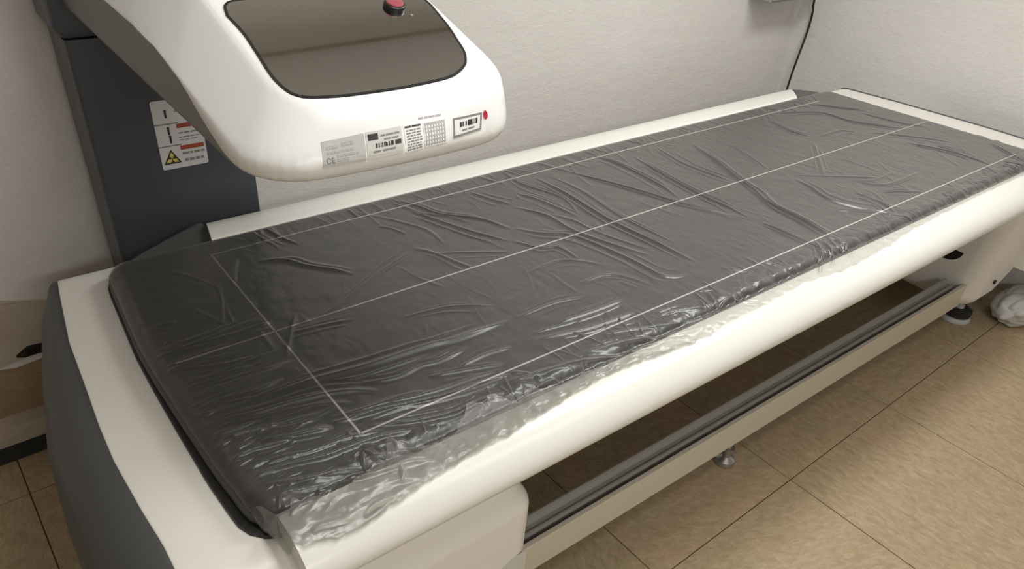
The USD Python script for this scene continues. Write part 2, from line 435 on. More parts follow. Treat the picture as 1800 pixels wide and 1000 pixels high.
ped2 = [(x, y, z) for x, zb in ((2.25, 0.158), (2.36, 0.158), (2.45, 0.205), (2.53, 0.29)) for y in (-0.345, 0.345) for z in (zb, 0.45)] + [(x, y, 0.150) for x in (2.245, 2.34) for y in (-0.33, 0.33)] + [(x, y, 0.50) for x in (2.29, 2.52) for y in (-0.345, 0.345)]
obj('pedestal', hull_balls(ped2, 0.055, 24), 'white_plastic', table, smooth=40)
obj('screw_hole', lathe([(0.0075, 0), (0.0075, 0.012)], (0, 0, 0), 16).apply_transform(trimesh.transformations.rotation_matrix(math.pi / 2, [1, 0, 0])).apply_translation([2.318, -0.3935, 0.19]), 'black', table, label='small dark screw hole')
port = Polygon([(math.cos(a) * 0.05 - 0.26, -abs(math.sin(a)) * 0.042 + 0.292) for a in np.linspace(0, math.pi, 24)])
pm = plate_xz(port, 0.0, 0.003); v = np.array(pm.vertices); pm.vertices = np.c_[2.1945 + v[:, 1], v[:, 0], v[:, 2]]; pm.fix_normals()
obj('cable_port', pm, 'tray_black', table, smooth=False, label='dark rounded cable opening')

# bed slab carrying the pad, its black rim
obj('table_bed', box(-0.12, 2.30, -0.368, 0.368, 0.515, 0.575), 'bed_dark', table, smooth=False)
XLY = np.array([(-0.46, -0.172), (-0.36, -0.182), (-0.33, -0.189), (-0.24, -0.194), (-0.117, -0.195), (0.0, -0.195), (0.1, -0.193), (0.32, -0.177), (0.38, -0.168), (0.46, -0.15)])
SEAT = np.array([(-0.46, 0.0), (-0.30, 0.0), (-0.15, -0.004), (0.05, -0.0085), (0.46, -0.0085)])   # the pad sits off-centre in its tray
def tray_left(y): return np.interp(y, XLY[:, 0], XLY[:, 1])
def pad_left(y): return tray_left(y) + np.interp(y, SEAT[:, 0], SEAT[:, 1])
def pad_right(y): return 2.305 - 0.14 * np.asarray(y)


def pad_outline(grow, y0=-0.372, y1=0.374, rad=0.05, left=pad_left):
    yy = np.linspace(y0, y1, 40)
    p = Polygon(np.vstack([np.c_[left(yy), yy][::-1], np.c_[pad_right(yy), yy]])).buffer(0)
    p = p.buffer(-rad, quad_segs=24).buffer(rad + grow, quad_segs=24)
    return p


obj('pad_tray', slab(pad_outline(0.012, left=tray_left), 0.572, 0.5865, 0.003, 300, 3), 'tray_black', table, smooth=40, label='black rim around the pad')

# dark shoulder pieces where the back rail stops short
def shoulder(pts):
    return hull_balls([(x, y, z) for x, y, r in pts for z in (0.55, 0.5945 - r)], 0.012, 16)


obj('corner_shoulder', shoulder([(-0.150, 0.352, 0.006), (-0.138, 0.372, 0.005), (-0.105, 0.395, 0.003), (-0.035, 0.427, 0.0), (0.030, 0.462, 0.0), (0.045, 0.360, 0.0)]), 'shoulder_grey', table, smooth=40, label='dark corner shoulder beside the back rail')
obj('corner_shoulder', shoulder([(2.15, 0.455, 0.0), (2.19, 0.43, 0.0), (2.235, 0.39, 0.002), (2.24, 0.36, 0.004), (2.10, 0.365, 0.0)]), 'shoulder_grey', table, smooth=40, label='dark corner shoulder at the far end')

# rounded side rails
RAIL = np.array([(0.372, 0.612), (0.374, 0.6155), (0.379, 0.617), (0.395, 0.6175), (0.410, 0.6165), (0.424, 0.6135), (0.437, 0.6085), (0.449, 0.6015), (0.459, 0.592), (0.4655, 0.581), (0.468, 0.571), (0.4665, 0.5625), (0.461, 0.556), (0.452, 0.5525), (0.440, 0.552), (0.405, 0.552), (0.372, 0.556)])
obj('side_rail', extrude_x(RAIL * [-1, 1], -0.160, 2.26), 'rail_cream', table, smooth=35, label='cream front side rail')
zz = np.array([(0.351, 0.612), (0.351, 0.6225), (0.354, 0.6245), (0.362, 0.6250), (0.385, 0.6250), (0.405, 0.6240), (0.424, 0.6205), (0.441, 0.6140), (0.455, 0.6060), (0.467, 0.5940), (0.474, 0.582), (0.475, 0.571), (0.472, 0.5625), (0.465, 0.556), (0.452, 0.5525), (0.440, 0.552), (0.390, 0.552), (0.390, 0.612)])
obj('side_rail', loft([np.c_[0.020 + (zz[:, 0] - 0.35) * 0.22, zz], np.c_[2.04 + (zz[:, 0] - 0.35) * 1.0, zz]]), 'rail_cream', table, smooth=35, label='cream back side rail')

# base beam between the pedestals, near the floor
obj('base_beam', box(0.19, 2.212, -0.3625, -0.350, 0.108, 0.196, 0.002), 'beam_white', table, smooth=30, label='white front plate of the base beam')
ch = [(-0.347, 0.118), (-0.347, 0.150), (-0.338, 0.152), (-0.3365, 0.188), (-0.334, 0.192), (-0.330, 0.1925), (-0.322, 0.187), (-0.314, 0.187), (-0.308, 0.198), (-0.303, 0.2005), (-0.299, 0.199), (-0.297, 0.194), (-0.297, 0.118)]
obj('guide_channel', extrude_x(ch, 0.19, 2.165), 'dull_grey', table, smooth=25, label='grey ribbed channel behind the beam')
obj('beam_web', box(0.19, 2.212, -0.352, -0.30, 0.110, 0.121), 'tray_black', table, smooth=False)
obj('base_beam', box(0.19, 2.212, 0.30, 0.36, 0.108, 0.196, 0.003), 'beam_white', table, smooth=30)


def foot(x, y, top, disc, material):
    prof = [(disc, 0.001), (disc, 0.010), (disc * 0.92, 0.016), (disc * 0.6, 0.022), (0.011, 0.026), (0.010, 0.045), (0.016, 0.046), (0.016, 0.056), (0.008, 0.057), (0.008, top)]
    return lathe(prof, (x, y, 0), 32), material


for x, y, top, disc, mat_, lab in ((1.035, -0.333, 0.112, 0.027, 'steel', 'small metal levelling foot under the beam'), (2.335, -0.335, 0.105, 0.052, 'foot_grey', 'grey disc levelling foot under the far pedestal'), (2.335, 0.335, 0.105, 0.052, 'foot_grey', None)):
    m, mm = foot(x, y, top, disc, mat_)
    fp = obj('levelling_foot', m, mm, table, smooth=35, label=lab)
    if disc > 0.04:
        obj('rubber_ring', lathe([(0.043, 0.018), (0.047, 0.021), (0.047, 0.040), (0.03, 0.044)], (x, y, 0), 32), 'rubber', fp, smooth=35)
for y in (-0.33, 0.33):
    obj('levelling_foot', lathe([(0.045, 0.001), (0.045, 0.014), (0.02, 0.02), (0.012, 0.022), (0.012, 0.06)], (0.0, y, 0), 24), 'foot_grey', table, smooth=35)

# ---------------------------------------------------------------- the pad with its scan-field lines
pad = thing('table_pad', 'long dark grey vinyl pad with thin pale scan lines on the white table', 'mattress', (1.05, 0.0, 0.5868))
OUT = pad_outline(0.0)
PZ0, PZ1, PR = 0.5868, 0.620, 0.028
obj('pad_body', slab(OUT, PZ0, PZ1, PR, 420, 9), 'vinyl_dark', pad, smooth=50)
def line_on_pad(a, b, wd=0.0034):
    a, b = np.array(a), np.array(b); d = (b - a) / np.linalg.norm(b - a); n = np.array([-d[1], d[0]]) * wd / 2
    return prism([a - n, b - n, b + n, a + n], 0.6199, 0.62035)


for a, b in (((0.0, -0.3017), (0.0, 0.3017)), ((0.0, 0.30), (2.10, 0.30)), ((-0.165, 0.0), (2.275, 0.0)), ((0.0, -0.30), (2.25, -0.30))):
    obj('guide_line', line_on_pad(a, b), 'guide_grey', pad, smooth=False)

# ---------------------------------------------------------------- polythene film over the pad
# height and width in mm, then x, y pairs in mm on the pad: the folds that can be told apart
WRINKLES = [
(6,9,430,339,459,282,484,220,544,163,582,87),
(5,8,429,282,465,192,503,110,547,41),
(4,8,607,285,629,230,656,181),
(4,8,357,283,384,237,417,174,416,102),
(6,10,62,230,110,208,136,167,175,126,202,91),
(4,8,351,126,377,84,401,18,419,-12),
(3,6,352,72,397,73,520,8),
(4,7,317,344,319,296),
(4,7,130,351,145,286,162,249),
(3,4,67,-5,123,13,204,55,259,82,337,114),
(4,8,334,243,354,217,370,179),
(7,9,802,282,807,141,804,1,817,-99,836,-231),
(4,7,839,282,853,152,842,11,851,-89,863,-163),
(6,8,893,283,927,206,977,103,1019,-2,1062,-78,1114,-166),
(6,9,1037,318,1056,217,1056,79,1041,4),
(6,8,1138,261,1120,184,1107,5,1113,-80,1117,-163),
(4,8,1248,284,1230,213,1224,130,1252,3),
(9,11,1362,250,1326,141,1273,1,1256,-58,1226,-125,1223,-210,1213,-311,1224,-363),
(4,8,698,236,729,166,754,53),
(5,9,651,176,692,96,699,6,742,-107,774,-161),
(5,9,586,92,625,40,680,-6,716,-134,732,-233,793,-253),
(4,8,551,46,579,-6,619,-29,623,-93),
(4,8,1461,200,1444,114,1410,11),
(4,8,753,366,747,264,785,153,759,58),
(3,8,493,-75,589,-73,655,-132),
(3,8,551,-159,640,-168,685,-245),
(4,9,1440,-47,1517,-99,1668,-190),
(4,9,1556,-140,1621,-216,1807,-221),
(6,9,1423,-59,1413,-123,1391,-188,1414,-256,1452,-304,1466,-372),
(6,8,1123,-179,1129,-255,1135,-327,1129,-368),
(7,8,1160,-304,1113,-351,1033,-401),
(7,8,1175,-312,1138,-366,1089,-394),
(6,8,1218,-345,1167,-397),
(5,10,1992,-68,2053,-174,2067,-255,2072,-316),
(4,10,2071,-134,2070,-232),
(5,10,2269,-208,2230,-290,2181,-373),
(4,9,1569,-238,1681,-298),
(5,7,1341,-233,1428,-299,1490,-360),
(4,10,1718,70,1612,-18,1513,-97),
(5,9,1496,-198,1501,-276,1479,-328),
(5,10,1801,297,1931,250,1990,207,2007,112,2097,13,2158,-3),
(5,10,2025,297,2093,218,2165,154),
(4,10,2121,160,2151,43,2216,-46),
(4,10,1783,88,1887,89,1935,58),
(5,10,1754,263,1731,166,1752,103),
(5,12,2349,-125,2316,-232),
(4,10,1965,37,2065,-53,2152,-149),
(5,6,-167,110,-126,109),
(4,6,-171,88,-151,81),
(5,7,-177,-15,-149,-28,-99,-47,-54,-49),
(6,7,-169,-57,-129,-66,-64,-74),
(7,8,-177,-99,-130,-98,-73,-97,-12,-93),
(6,8,-176,-126,-130,-126,-88,-133,-40,-127),
(6,7,-176,-149,-135,-141,-93,-145),
(6,7,-165,57,-135,47),
(5,7,-47,26,2,25),
(8,12,-98,-158,-63,-153,-6,-157,88,-170,193,-176,245,-185,367,-189),
(7,10,-165,-163,-108,-181,-66,-186,-6,-197,38,-214,70,-233),
(5,7,9,-166,53,-186,109,-192,188,-197),
(5,8,46,-199,106,-220,154,-216,192,-222,254,-215),
(4,8,39,-258,98,-264,131,-273),
(9,8,-32,-257,-1,-266,53,-275,96,-287,153,-300,205,-304,272,-312),
(8,8,17,-296,85,-326,140,-339,194,-339,245,-347),
(3,7,195,-79,251,-86,305,-98,373,-139),
(3,6,9,-19,82,-30,132,-40),
(4,7,199,-253,261,-247,317,-254),
(4,7,150,-244,219,-266,278,-285),
(6,10,399,-329,446,-340,529,-357,610,-386,682,-394),
(7,8,236,-320,287,-331,370,-343,449,-365,542,-380,592,-385),
(6,7,228,-368,276,-362,318,-359,339,-377),
(5,8,471,-306,537,-331,638,-362,722,-368,766,-360),
(4,8,362,-258,416,-271,490,-286,596,-291),
(5,8,602,-323,668,-335,725,-358),
(3,8,367,-189,471,-187,550,-206),
(4,8,425,-241,525,-248,601,-249),
(6,6,804,-347,796,-379,822,-400),
(6,6,697,-381,752,-364,807,-349),
(6,6,328,-408,442,-407,486,-398),
(5,6,390,-392,426,-361),
(6,7,-175,-192,-146,-197,-106,-201),
(7,7,-168,-206,-121,-213,-83,-224),
(7,7,-174,-253,-137,-251,-78,-262),
(5,6,-162,-238,-130,-235),
(6,7,-170,-284,-130,-282,-73,-296),
(8,9,-131,-238,-76,-257,-26,-268),
(8,9,-169,-306,-157,-299,-118,-303,-62,-317,3,-322,44,-332,87,-342),
(7,8,-164,-316,-113,-337,-39,-358,-28,-369),
(8,7,-41,-337,-18,-336,-1,-354,51,-372,64,-397),
(9,9,-133,-392,-112,-386,-75,-369,-37,-379,23,-390,68,-410),
(7,7,-155,-363,-141,-349,-112,-356,-73,-364),
(7,7,-106,-364,-75,-369,-75,-378),
(6,8,-18,-336,-28,-369),
(7,8,-148,-390,-132,-378,-103,-380,-90,-383),
(6,8,-136,-426,-123,-421,-79,-432),
(6,7,-69,-432,-45,-428,-13,-429),
(7,7,15,-385,10,-404,-1,-416)]



HEM = np.array([(-0.19, -0.352), (-0.185, -0.392), (-0.177, -0.428), (-0.168, -0.431), (-0.16, -0.424), (-0.153, -0.436), (-0.128, -0.441), (-0.087, -0.447), (-0.042, -0.440), (0.03, -0.432), (0.094, -0.425), (0.188, -0.421), (0.219, -0.416), (0.315, -0.406), (0.398, -0.399), (0.470, -0.402), (0.556, -0.412), (0.655, -0.418), (0.699, -0.409), (0.844, -0.407), (0.964, -0.401), (1.007, -0.406), (1.116, -0.417),
                (1.168, -0.414), (1.311, -0.409), (1.427, -0.396), (1.746, -0.388), (2.101, -0.388), (2.4, -0.386)])
NU, NV = 1300, 420
uu = np.linspace(0, 1, NU)
yb = 0.3525
X = np.empty((NU, NV)); Y = np.empty((NU, NV))
vv = np.linspace(0, 1, NV)
yguess = np.tile(np.linspace(-0.40, yb, NV), (NU, 1))
for _ in range(4):                                     # x follows the pad's curved ends, y runs from the hem to the back rail
    X = pad_left(yguess) + 0.0035 + uu[:, None] * (pad_right(yguess) - 0.006 - pad_left(yguess) - 0.0035)
    Y = np.interp(X[:, 0], HEM[:, 0], HEM[:, 1])[:, None] * (1 - vv) + yb * vv
    yguess = Y
hem_noise = (meshkit.fbm(np.c_[uu * 220, uu * 0, uu * 0], 3, 4) - 0.5) * 0.006
Y = Y + hem_noise[:, None] * (1 - vv) ** 3
ring = resample(OUT, 6000)
dist, _ = cKDTree(ring).query(np.c_[X.ravel(), Y.ravel()], workers=1)
inside = shapely.contains_xy(OUT, X.ravel(), Y.ravel())
dd = np.where(inside, dist, -dist).reshape(X.shape)
dc = np.clip(dd, 0, PR)
padz = np.where(dd > 0, PZ1 - PR + np.sqrt(np.maximum(PR ** 2 - (PR - dc) ** 2, 0)), 0.585)
railz = np.interp(-Y, [0.36, 0.372, 0.374, 0.379, 0.395, 0.410, 0.424, 0.437, 0.449, 0.459, 0.468], [0.585, 0.612, 0.6155, 0.617, 0.6175, 0.6165, 0.6135, 0.6085, 0.6015, 0.592, 0.571])
ease = np.clip((X + 0.188) / 0.03, 0, 1); ease = ease * ease * (3 - 2 * ease)
railz = np.where(X > -0.163, railz, 0.5835 + (railz - 0.5835) * ease)
base = np.maximum(padz, railz)
Z = np.maximum(gaussian_filter(base, (1.5, 3.0)), base) + 0.0014
lift = np.zeros_like(Z)
flatX, flatY = X.ravel(), Y.ravel()


def ridge(h, wd, pts):
    pts = np.array(pts, float)
    if len(pts) > 2:
        pts = catmull(pts, 5)
    s = wd * 0.45
    lo, hi = pts.min(0) - 4 * s, pts.max(0) + 4 * s
    sel = np.nonzero((flatX > lo[0]) & (flatX < hi[0]) & (flatY > lo[1]) & (flatY < hi[1]))[0]
    if not len(sel):
        return
    q = np.c_[flatX[sel], flatY[sel]]
    best, where, side = np.full(len(sel), 1e9), np.zeros(len(sel)), np.zeros(len(sel))
    seg = np.linalg.norm(np.diff(pts, axis=0), axis=1); cum = np.r_[0, np.cumsum(seg)]
    for i in range(len(pts) - 1):
        a, d = pts[i], pts[i + 1] - pts[i]
        t = np.clip(((q - a) @ d) / (d @ d + 1e-12), 0, 1)
        off = q - a - t[:, None] * d
        r = np.linalg.norm(off, axis=1)
        m = r < best
        best[m] = r[m]; where[m] = (cum[i] + t[m] * seg[i]) / cum[-1]
    taper = np.clip(np.minimum(where, 1 - where) * 5, 0, 1) ** 0.7
    val = h * taper * np.exp(-np.sqrt((best / s) ** 2 + 0.12) + 0.346)
    np.maximum.at(lift.ravel(), sel, val)


lift = np.ascontiguousarray(lift)
for h, wd, *pts in WRINKLES:
    p = np.array(pts, float).reshape(-1, 2) / 1000
    ridge(h * 0.00085, wd * 0.00105, p)
    side = np.array([-(p[-1] - p[0])[1], (p[-1] - p[0])[0]]) / (np.linalg.norm(p[-1] - p[0]) + 1e-9)
    for sgn in (-1, 1):                                # fainter folds running beside the main one
        if rng.random() < 0.75:
            o = sgn * rng.uniform(0.009, 0.022)
            fan = np.linspace(rng.uniform(0.5, 1.1), rng.uniform(0.6, 1.6), len(p))[:, None]
            q = p + side * o * fan + rng.normal(0, 0.0015, p.shape)
            cutl = rng.uniform(0.0, 0.3); q = q[0] + (q - q[0]) * (1 - cutl) + (q[-1] - q[0]) * cutl * rng.random()
            ridge(h * rng.uniform(0.0003, 0.0006), wd * rng.uniform(0.0007, 0.0010), q)
# many small gathers along the front edge, the left end and the back rail
for _ in range(150):
    x = rng.uniform(-0.15, 2.25); L = rng.uniform(0.02, 0.09); a = rng.normal(0, 0.5)
    y = rng.uniform(-0.375, -0.345)
    ridge(rng.uniform(0.0012, 0.0035), rng.uniform(0.005, 0.009), [(x, y - 0.015), (x + 0.25 * L * math.sin(a), y + 0.3 * L), (x + L * math.sin(a), y + L * math.cos(a))])
for _ in range(75):
    y = rng.uniform(-0.34, 0.05); L = rng.uniform(0.04, 0.20); a = rng.normal(0.0, 0.14)
    x = float(pad_left(y)) + rng.uniform(0.012, 0.03)
    ridge(rng.uniform(0.0015, 0.0035), rng.uniform(0.005, 0.008), [(x, y), (x + L * 0.5, y + 0.5 * L * a), (x + L, y + L * a)])
for _ in range(90):
    x = rng.uniform(0.0, 2.15); L = rng.uniform(0.03, 0.12); a = rng.normal(0.1, 0.35)
    ridge(rng.uniform(0.001, 0.0028), rng.uniform(0.006, 0.012), [(x, 0.351), (x + L * 0.4 * a, 0.351 - L * 0.5), (x + L * a, 0.351 - L)])
for _ in range(110):
    x, y = rng.uniform(-0.1, 2.2), rng.uniform(-0.3, 0.3); L = rng.uniform(0.04, 0.16); a = rng.uniform(-0.7, 0.5)
    ridge(rng.uniform(0.0006, 0.0018), rng.uniform(0.006, 0.013), [(x, y), (x + L * 0.5 * a + rng.normal(0, 0.006), y - L * 0.5), (x + L * a, y - L)])
P3 = np.c_[flatX * 30, flatY * 30, flatX * 0]
soft = (meshkit.fbm(P3, 3, 11).reshape(X.shape) - 0.3) * 0.0016
soft += np.abs(meshkit.fbm(np.c_[flatX * 55, flatY * 22, flatX * 0 + 3.3], 2, 5).reshape(X.shape) - 0.5) * 0.0018
edge = np.clip((-0.30 - Y) / 0.05, 0, 1)
soft += edge * (meshkit.fbm(np.c_[flatX * 45, flatY * 60, flatX * 0 + 7.1], 3, 21).reshape(X.shape) - 0.25) * 0.006
lift = np.maximum(lift, np.maximum(soft, 0))
near_rail = np.clip((0.3525 - Y) / 0.012, 0.15, 1)     # held down where the back rail grips it
Z = Z + lift * near_rail
idx = np.arange(NU * NV).reshape(NU, NV)
quads = np.stack([idx[:-1, :-1], idx[1:, :-1], idx[1:, 1:], idx[:-1, 1:]], -1).reshape(-1, 4)
film = trimesh.Trimesh(np.c_[flatX, flatY, Z.ravel()], np.vstack([quads[:, [0, 1, 2]], quads[:, [0, 2, 3]]]), process=False)
sheet = thing('plastic_sheet', 'crinkled clear plastic sheet stretched over the dark pad', 'plastic sheet', (1.05, 0.0, 0.62))
obj('film', film, 'film', sheet, smooth=True)
# the front hem lies folded double near the end cap
ku = int(np.searchsorted(X[:, 0], 0.62)); kv = 46
HU = X[:ku, :kv].copy(); nz1 = meshkit.fbm(np.c_[HU[:, 0] * 28, HU[:, 0] * 0, HU[:, 0] * 0], 3, 14)
reach = np.clip((0.62 - HU[:, 0]) / 0.5, 0.12, 1) * (0.35 + 0.95 * nz1)
HY = Y[:ku, :1] + (Y[:ku, kv - 1:kv] - Y[:ku, :1]) * np.linspace(0.02, 1, kv) * reach[:, None]
tt = np.clip((HY - Y[:ku, :1]) / (Y[:ku, kv:kv + 1] - Y[:ku, :1]), 0, 1) * kv
i0 = np.minimum(tt.astype(int), kv - 1); fr = tt - i0
rows = np.arange(ku)[:, None]
HZ = Z[rows, i0] * (1 - fr) + Z[rows, i0 + 1] * fr + 0.0012 + 0.0035 * np.abs(meshkit.fbm(np.stack([HU * 38, HY * 75, HU * 0], -1), 3, 31) - 0.45)
hi = np.arange(ku * kv).reshape(ku, kv)
hq = np.stack([hi[:-1, :-1], hi[1:, :-1], hi[1:, 1:], hi[:-1, 1:]], -1).reshape(-1, 4)
obj('folded_hem', trimesh.Trimesh(np.c_[HU.ravel(), HY.ravel(), HZ.ravel()], np.vstack([hq[:, [0, 1, 2]], hq[:, [0, 2, 3]]]), process=False), 'film_fold', sheet, smooth=True, label='double folded front hem')

# ---------------------------------------------------------------- the scanner arm on its column
arm = thing('bone_scanner', 'white scanner head with dark glass panel on a dark grey column behind the table', 'medical scanner', (0.03, 0.57, 0.0))
cx0, cx1, cy0, cy1 = -0.122, 0.188, 0.52, 0.655
colpoly = Polygon([(cx0, cy0), (cx1, cy0), (cx1, cy1), (cx0, cy1)]).buffer(-0.008).buffer(0.008, quad_segs=8)
cpts = resample(colpoly, 120)
obj('column', loft([np.c_[cpts, np.full(120, z)] for z in (0.004, 0.979)]), 'column_grey', arm, smooth=35)
cpts2 = resample(Polygon([(cx0 - 0.012, cy0 - 0.001), (cx1 + 0.012, cy0 - 0.001), (cx1 + 0.012, cy1 + 0.01), (cx0 - 0.012, cy1 + 0.01)]).buffer(-0.01).buffer(0.01, quad_segs=8), 120)
ctr = cpts2.mean(0)
obj('carriage', loft([np.c_[ctr + (cpts2 - ctr) * 0.93, np.full(120, 0.982)], np.c_[cpts2, np.full(120, 0.998)], np.c_[cpts2, np.full(120, 1.17)]]), 'column_grey', arm, smooth=35, label='dark carriage block joining the arm to the column')

# head outline at the underside, rising to a sloped top
def rr(x0, x1, y0, y1, r_front, n=10):
    pts = []
    for cx, cy, a0, r in ((x0 + r_front, y0 + r_front, math.pi, r_front), (x1 - r_front, y0 + r_front, 1.5 * math.pi, r_front)):
        pts += [(cx + r * math.cos(a), cy + r * math.sin(a)) for a in np.linspace(a0, a0 + math.pi / 2, n)]
    return pts + [(x1, y1), (x0, y1)]


PZ, PS, PY = 1.10, 0.27, -0.27                         # the panel's plane: z = PZ + PS (y - PY)
def plane_z(y): return PZ + PS * (y - PY)


pts, rad = [], []
for x, y in rr(-0.107 + 0.02, 0.262 - 0.02, -0.312 + 0.02, 0.60, 0.060):
    pts.append((x, y - 0.002, 1.044)); rad.append(0.02)
for dx in np.linspace(-0.11, 0.11, 9):
    pts += [(0.08 + dx, -0.322 + 0.02 + 0.8 * dx * dx, 1.046)]; rad += [0.02]
for y, z in ((0.62, 1.118), (0.18, 1.117), (0.07, 1.115), (-0.017, 1.108), (-0.086, 1.096)):
    pts += [(-0.101, y, z - 0.006)]; rad += [0.007]
    pts += [(0.255, y, z - 0.012)]; rad += [0.012]
RT = 0.022
nz = 1 / math.sqrt(1 + PS * PS)
for x, y in rr(-0.038, 0.240, -0.288, -0.02, 0.062):
    pts.append((x, y + PS * nz * RT, plane_z(y) - nz * RT)); rad.append(RT)
for y, z in ((0.08, 1.186), (0.2, 1.20), (0.60, 1.205)):
    for x in (-0.03, 0.225):
        pts.append((x, y, z - RT)); rad.append(RT)
shell = hull_balls(pts, np.array(rad), 32).refine_to_length(0.007)
sm_ = as_trimesh(shell)
hold = np.array(sm_.vertices)
trimesh.smoothing.filter_laplacian(sm_, lamb=0.5, iterations=13, implicit_time_integration=False, volume_constraint=False)
sv = np.array(sm_.vertices); sv[hold[:, 1] > 0.5] = hold[hold[:, 1] > 0.5]
shell = manifold3d.Manifold(manifold3d.Mesh(sv.astype(np.float32), np.asarray(sm_.faces, np.uint32)))
cut_yz = [(0.75, 0.9), (0.75, 1.114), (0.18, 1.113), (0.07, 1.111), (-0.017, 1.105), (-0.06, 1.0975), (-0.10, 1.0885), (-0.125, 1.0795), (-0.15, 1.068), (-0.18, 1.056), (-0.21, 1.0455), (-0.24, 1.036), (-0.26, 1.029), (-0.28, 0.9)]
cutter = extrude_x(cut_yz, -0.3, -0.055)
cut_m = manifold3d.Manifold(manifold3d.Mesh(np.asarray(cutter.vertices, np.float32), np.asarray(cutter.faces, np.uint32)))
groove = hull_balls([(0, 0, 0)], 0.0001, 6)
white = shell - cut_m
skirt = shell ^ cut_m
obj('arm_shell', white, 'arm_white', arm, smooth=32, label='white rounded arm shell')
obj('side_skirt', skirt, 'skirt_grey', arm, smooth=32, label='grey side skirt of the arm')
shell_t = as_trimesh(shell)
TRI = np.asarray(shell_t.vertices)[np.asarray(shell_t.faces)]


def hit_front(x, z):
    """y of the shell's front face at (x, z), looking along +y."""
    a, b, c = TRI[:, 0], TRI[:, 1], TRI[:, 2]
    d = (b[:, 0] - a[:, 0]) * (c[:, 2] - a[:, 2]) - (c[:, 0] - a[:, 0]) * (b[:, 2] - a[:, 2])
    ok = np.abs(d) > 1e-14
    d = np.where(ok, d, 1)
    s = ((x - a[:, 0]) * (c[:, 2] - a[:, 2]) - (c[:, 0] - a[:, 0]) * (z - a[:, 2])) / d
    t = ((b[:, 0] - a[:, 0]) * (z - a[:, 2]) - (x - a[:, 0]) * (b[:, 2] - a[:, 2])) / d
    m = ok & (s >= -1e-6) & (t >= -1e-6) & (s + t <= 1 + 1e-6)
    y = a[:, 1] + s * (b[:, 1] - a[:, 1]) + t * (c[:, 1] - a[:, 1])
    return y[m].min() if m.any() else -0.31


TRI = TRI[(TRI[:, :, 1].min(1) < -0.2)]


def front(p):
    p = np.asarray(p, float).reshape(-1, 2)
    return np.array([hit_front(x, z) for x, z in p])


def on_front(poly, off, t=0.0003):
    """A thin print or sticker lying on the head's front face, poly in (x, z)."""
    out = []
    for g in getattr(poly, 'geoms', [poly]):
        x0, z0, x1, z1 = g.bounds
        if max(x1 - x0, z1 - z0) > 0.005:
            nx = max(1, int((x1 - x0) / 0.003)); nzz = max(1, int((z1 - z0) / 0.004))
            cells = [shapely.box(x0 + (x1 - x0) * i / nx, z0 + (z1 - z0) * j / nzz, x0 + (x1 - x0) * (i + 1) / nx, z0 + (z1 - z0) * (j + 1) / nzz).intersection(g) for i in range(nx) for j in range(nzz)]
        else:
            cells = [g]
        for c in cells:
            for cc in getattr(c, 'geoms', [c]):
                if cc.area > 1e-9:
                    m = trimesh.creation.extrude_polygon(cc, t, engine='earcut'); v = np.array(m.vertices)
                    m.vertices = np.c_[v[:, 0], front(np.c_[v[:, 0], v[:, 1]]) - off - v[:, 2], v[:, 1]]
                    m.fix_normals(); out.append(m)
    return trimesh.util.concatenate(out)


def pq(x, z):                                          # measured on the plane y = -0.30; the face lies a little nearer
    k = (hit_front(x, z) + 1.0253) / 0.7253
    return (-0.3575 + (x + 0.3575) * k, 1.3873 + (z - 1.3873) * k)


def quad(a, b, c, d): return Polygon([pq(*a), pq(*b), pq(*c), pq(*d)])


class Tag:
    """A sticker's own frame: (u, v) in 0..1 from its lower left corner."""
    def __init__(self, x0, x1, zl0, zl1, zr0, zr1):
        self.c = [pq(x0, zl0), pq(x1, zr0), pq(x1, zr1), pq(x0, zl1)]
    def at(self, u, v):
        c = np.array(self.c); return (1 - u) * (1 - v) * c[0] + u * (1 - v) * c[1] + u * v * c[2] + (1 - u) * v * c[3]
    def rect(self, u0, v0, u1, v1): return Polygon([self.at(u0, v0), self.at(u1, v0), self.at(u1, v1), self.at(u0, v1)])
    def words(self, v0, v1, spans): return shapely.union_all([self.rect(a, v0, b, v1) for a, b in spans])
    def text(self, s, u, v, h):
        m = meshkit.text_mesh(s, 1.0, 0.1); w = self.at(1, 0)[0] - self.at(0, 0)[0]; hh = self.at(0, 1)[1] - self.at(0, 0)[1]
        p = np.array(m.vertices); o = self.at(u, v); k = h * hh
        x, z = o[0] + p[:, 0] * k, o[1] + p[:, 1] * k
        m.vertices = np.c_[x, front(np.c_[x, z]) - 0.0010 - p[:, 2] * 0.002, z]; return m


def sticker(tagf, material, label, prints, r=0.0015):
    body = obj('sticker', on_front(tagf.rect(0, 0, 1, 1).buffer(-r).buffer(r), 0.0004), material, arm, smooth=False, label=label)
    for poly, mt in prints:
        m = poly if isinstance(poly, trimesh.Trimesh) else on_front(poly, 0.0009, 0.0002)
        obj('print', m, mt, body, smooth=False)


def random_words(t, v0, v1, u0, u1, seed, lo=0.05, hi=0.14, gapw=0.025):
    r = np.random.default_rng(seed); out = []; u = u0
    while u < u1 - lo:
        w = min(r.uniform(lo, hi), u1 - u); out.append((u, u + w)); u += w + gapw
    return t.words(v0, v1, out)


def bars(t, u0, u1, v0, v1, seed, n=26):
    r = np.random.default_rng(seed); e = np.sort(r.uniform(u0, u1, 2 * n)); return shapely.union_all([t.rect(a, v0, b, v1) for a, b in zip(e[::2], e[1::2])] + [t.rect(u0, v0, u0 + 0.03, v1), t.rect(u1 - 0.03, v0, u1, v1)])


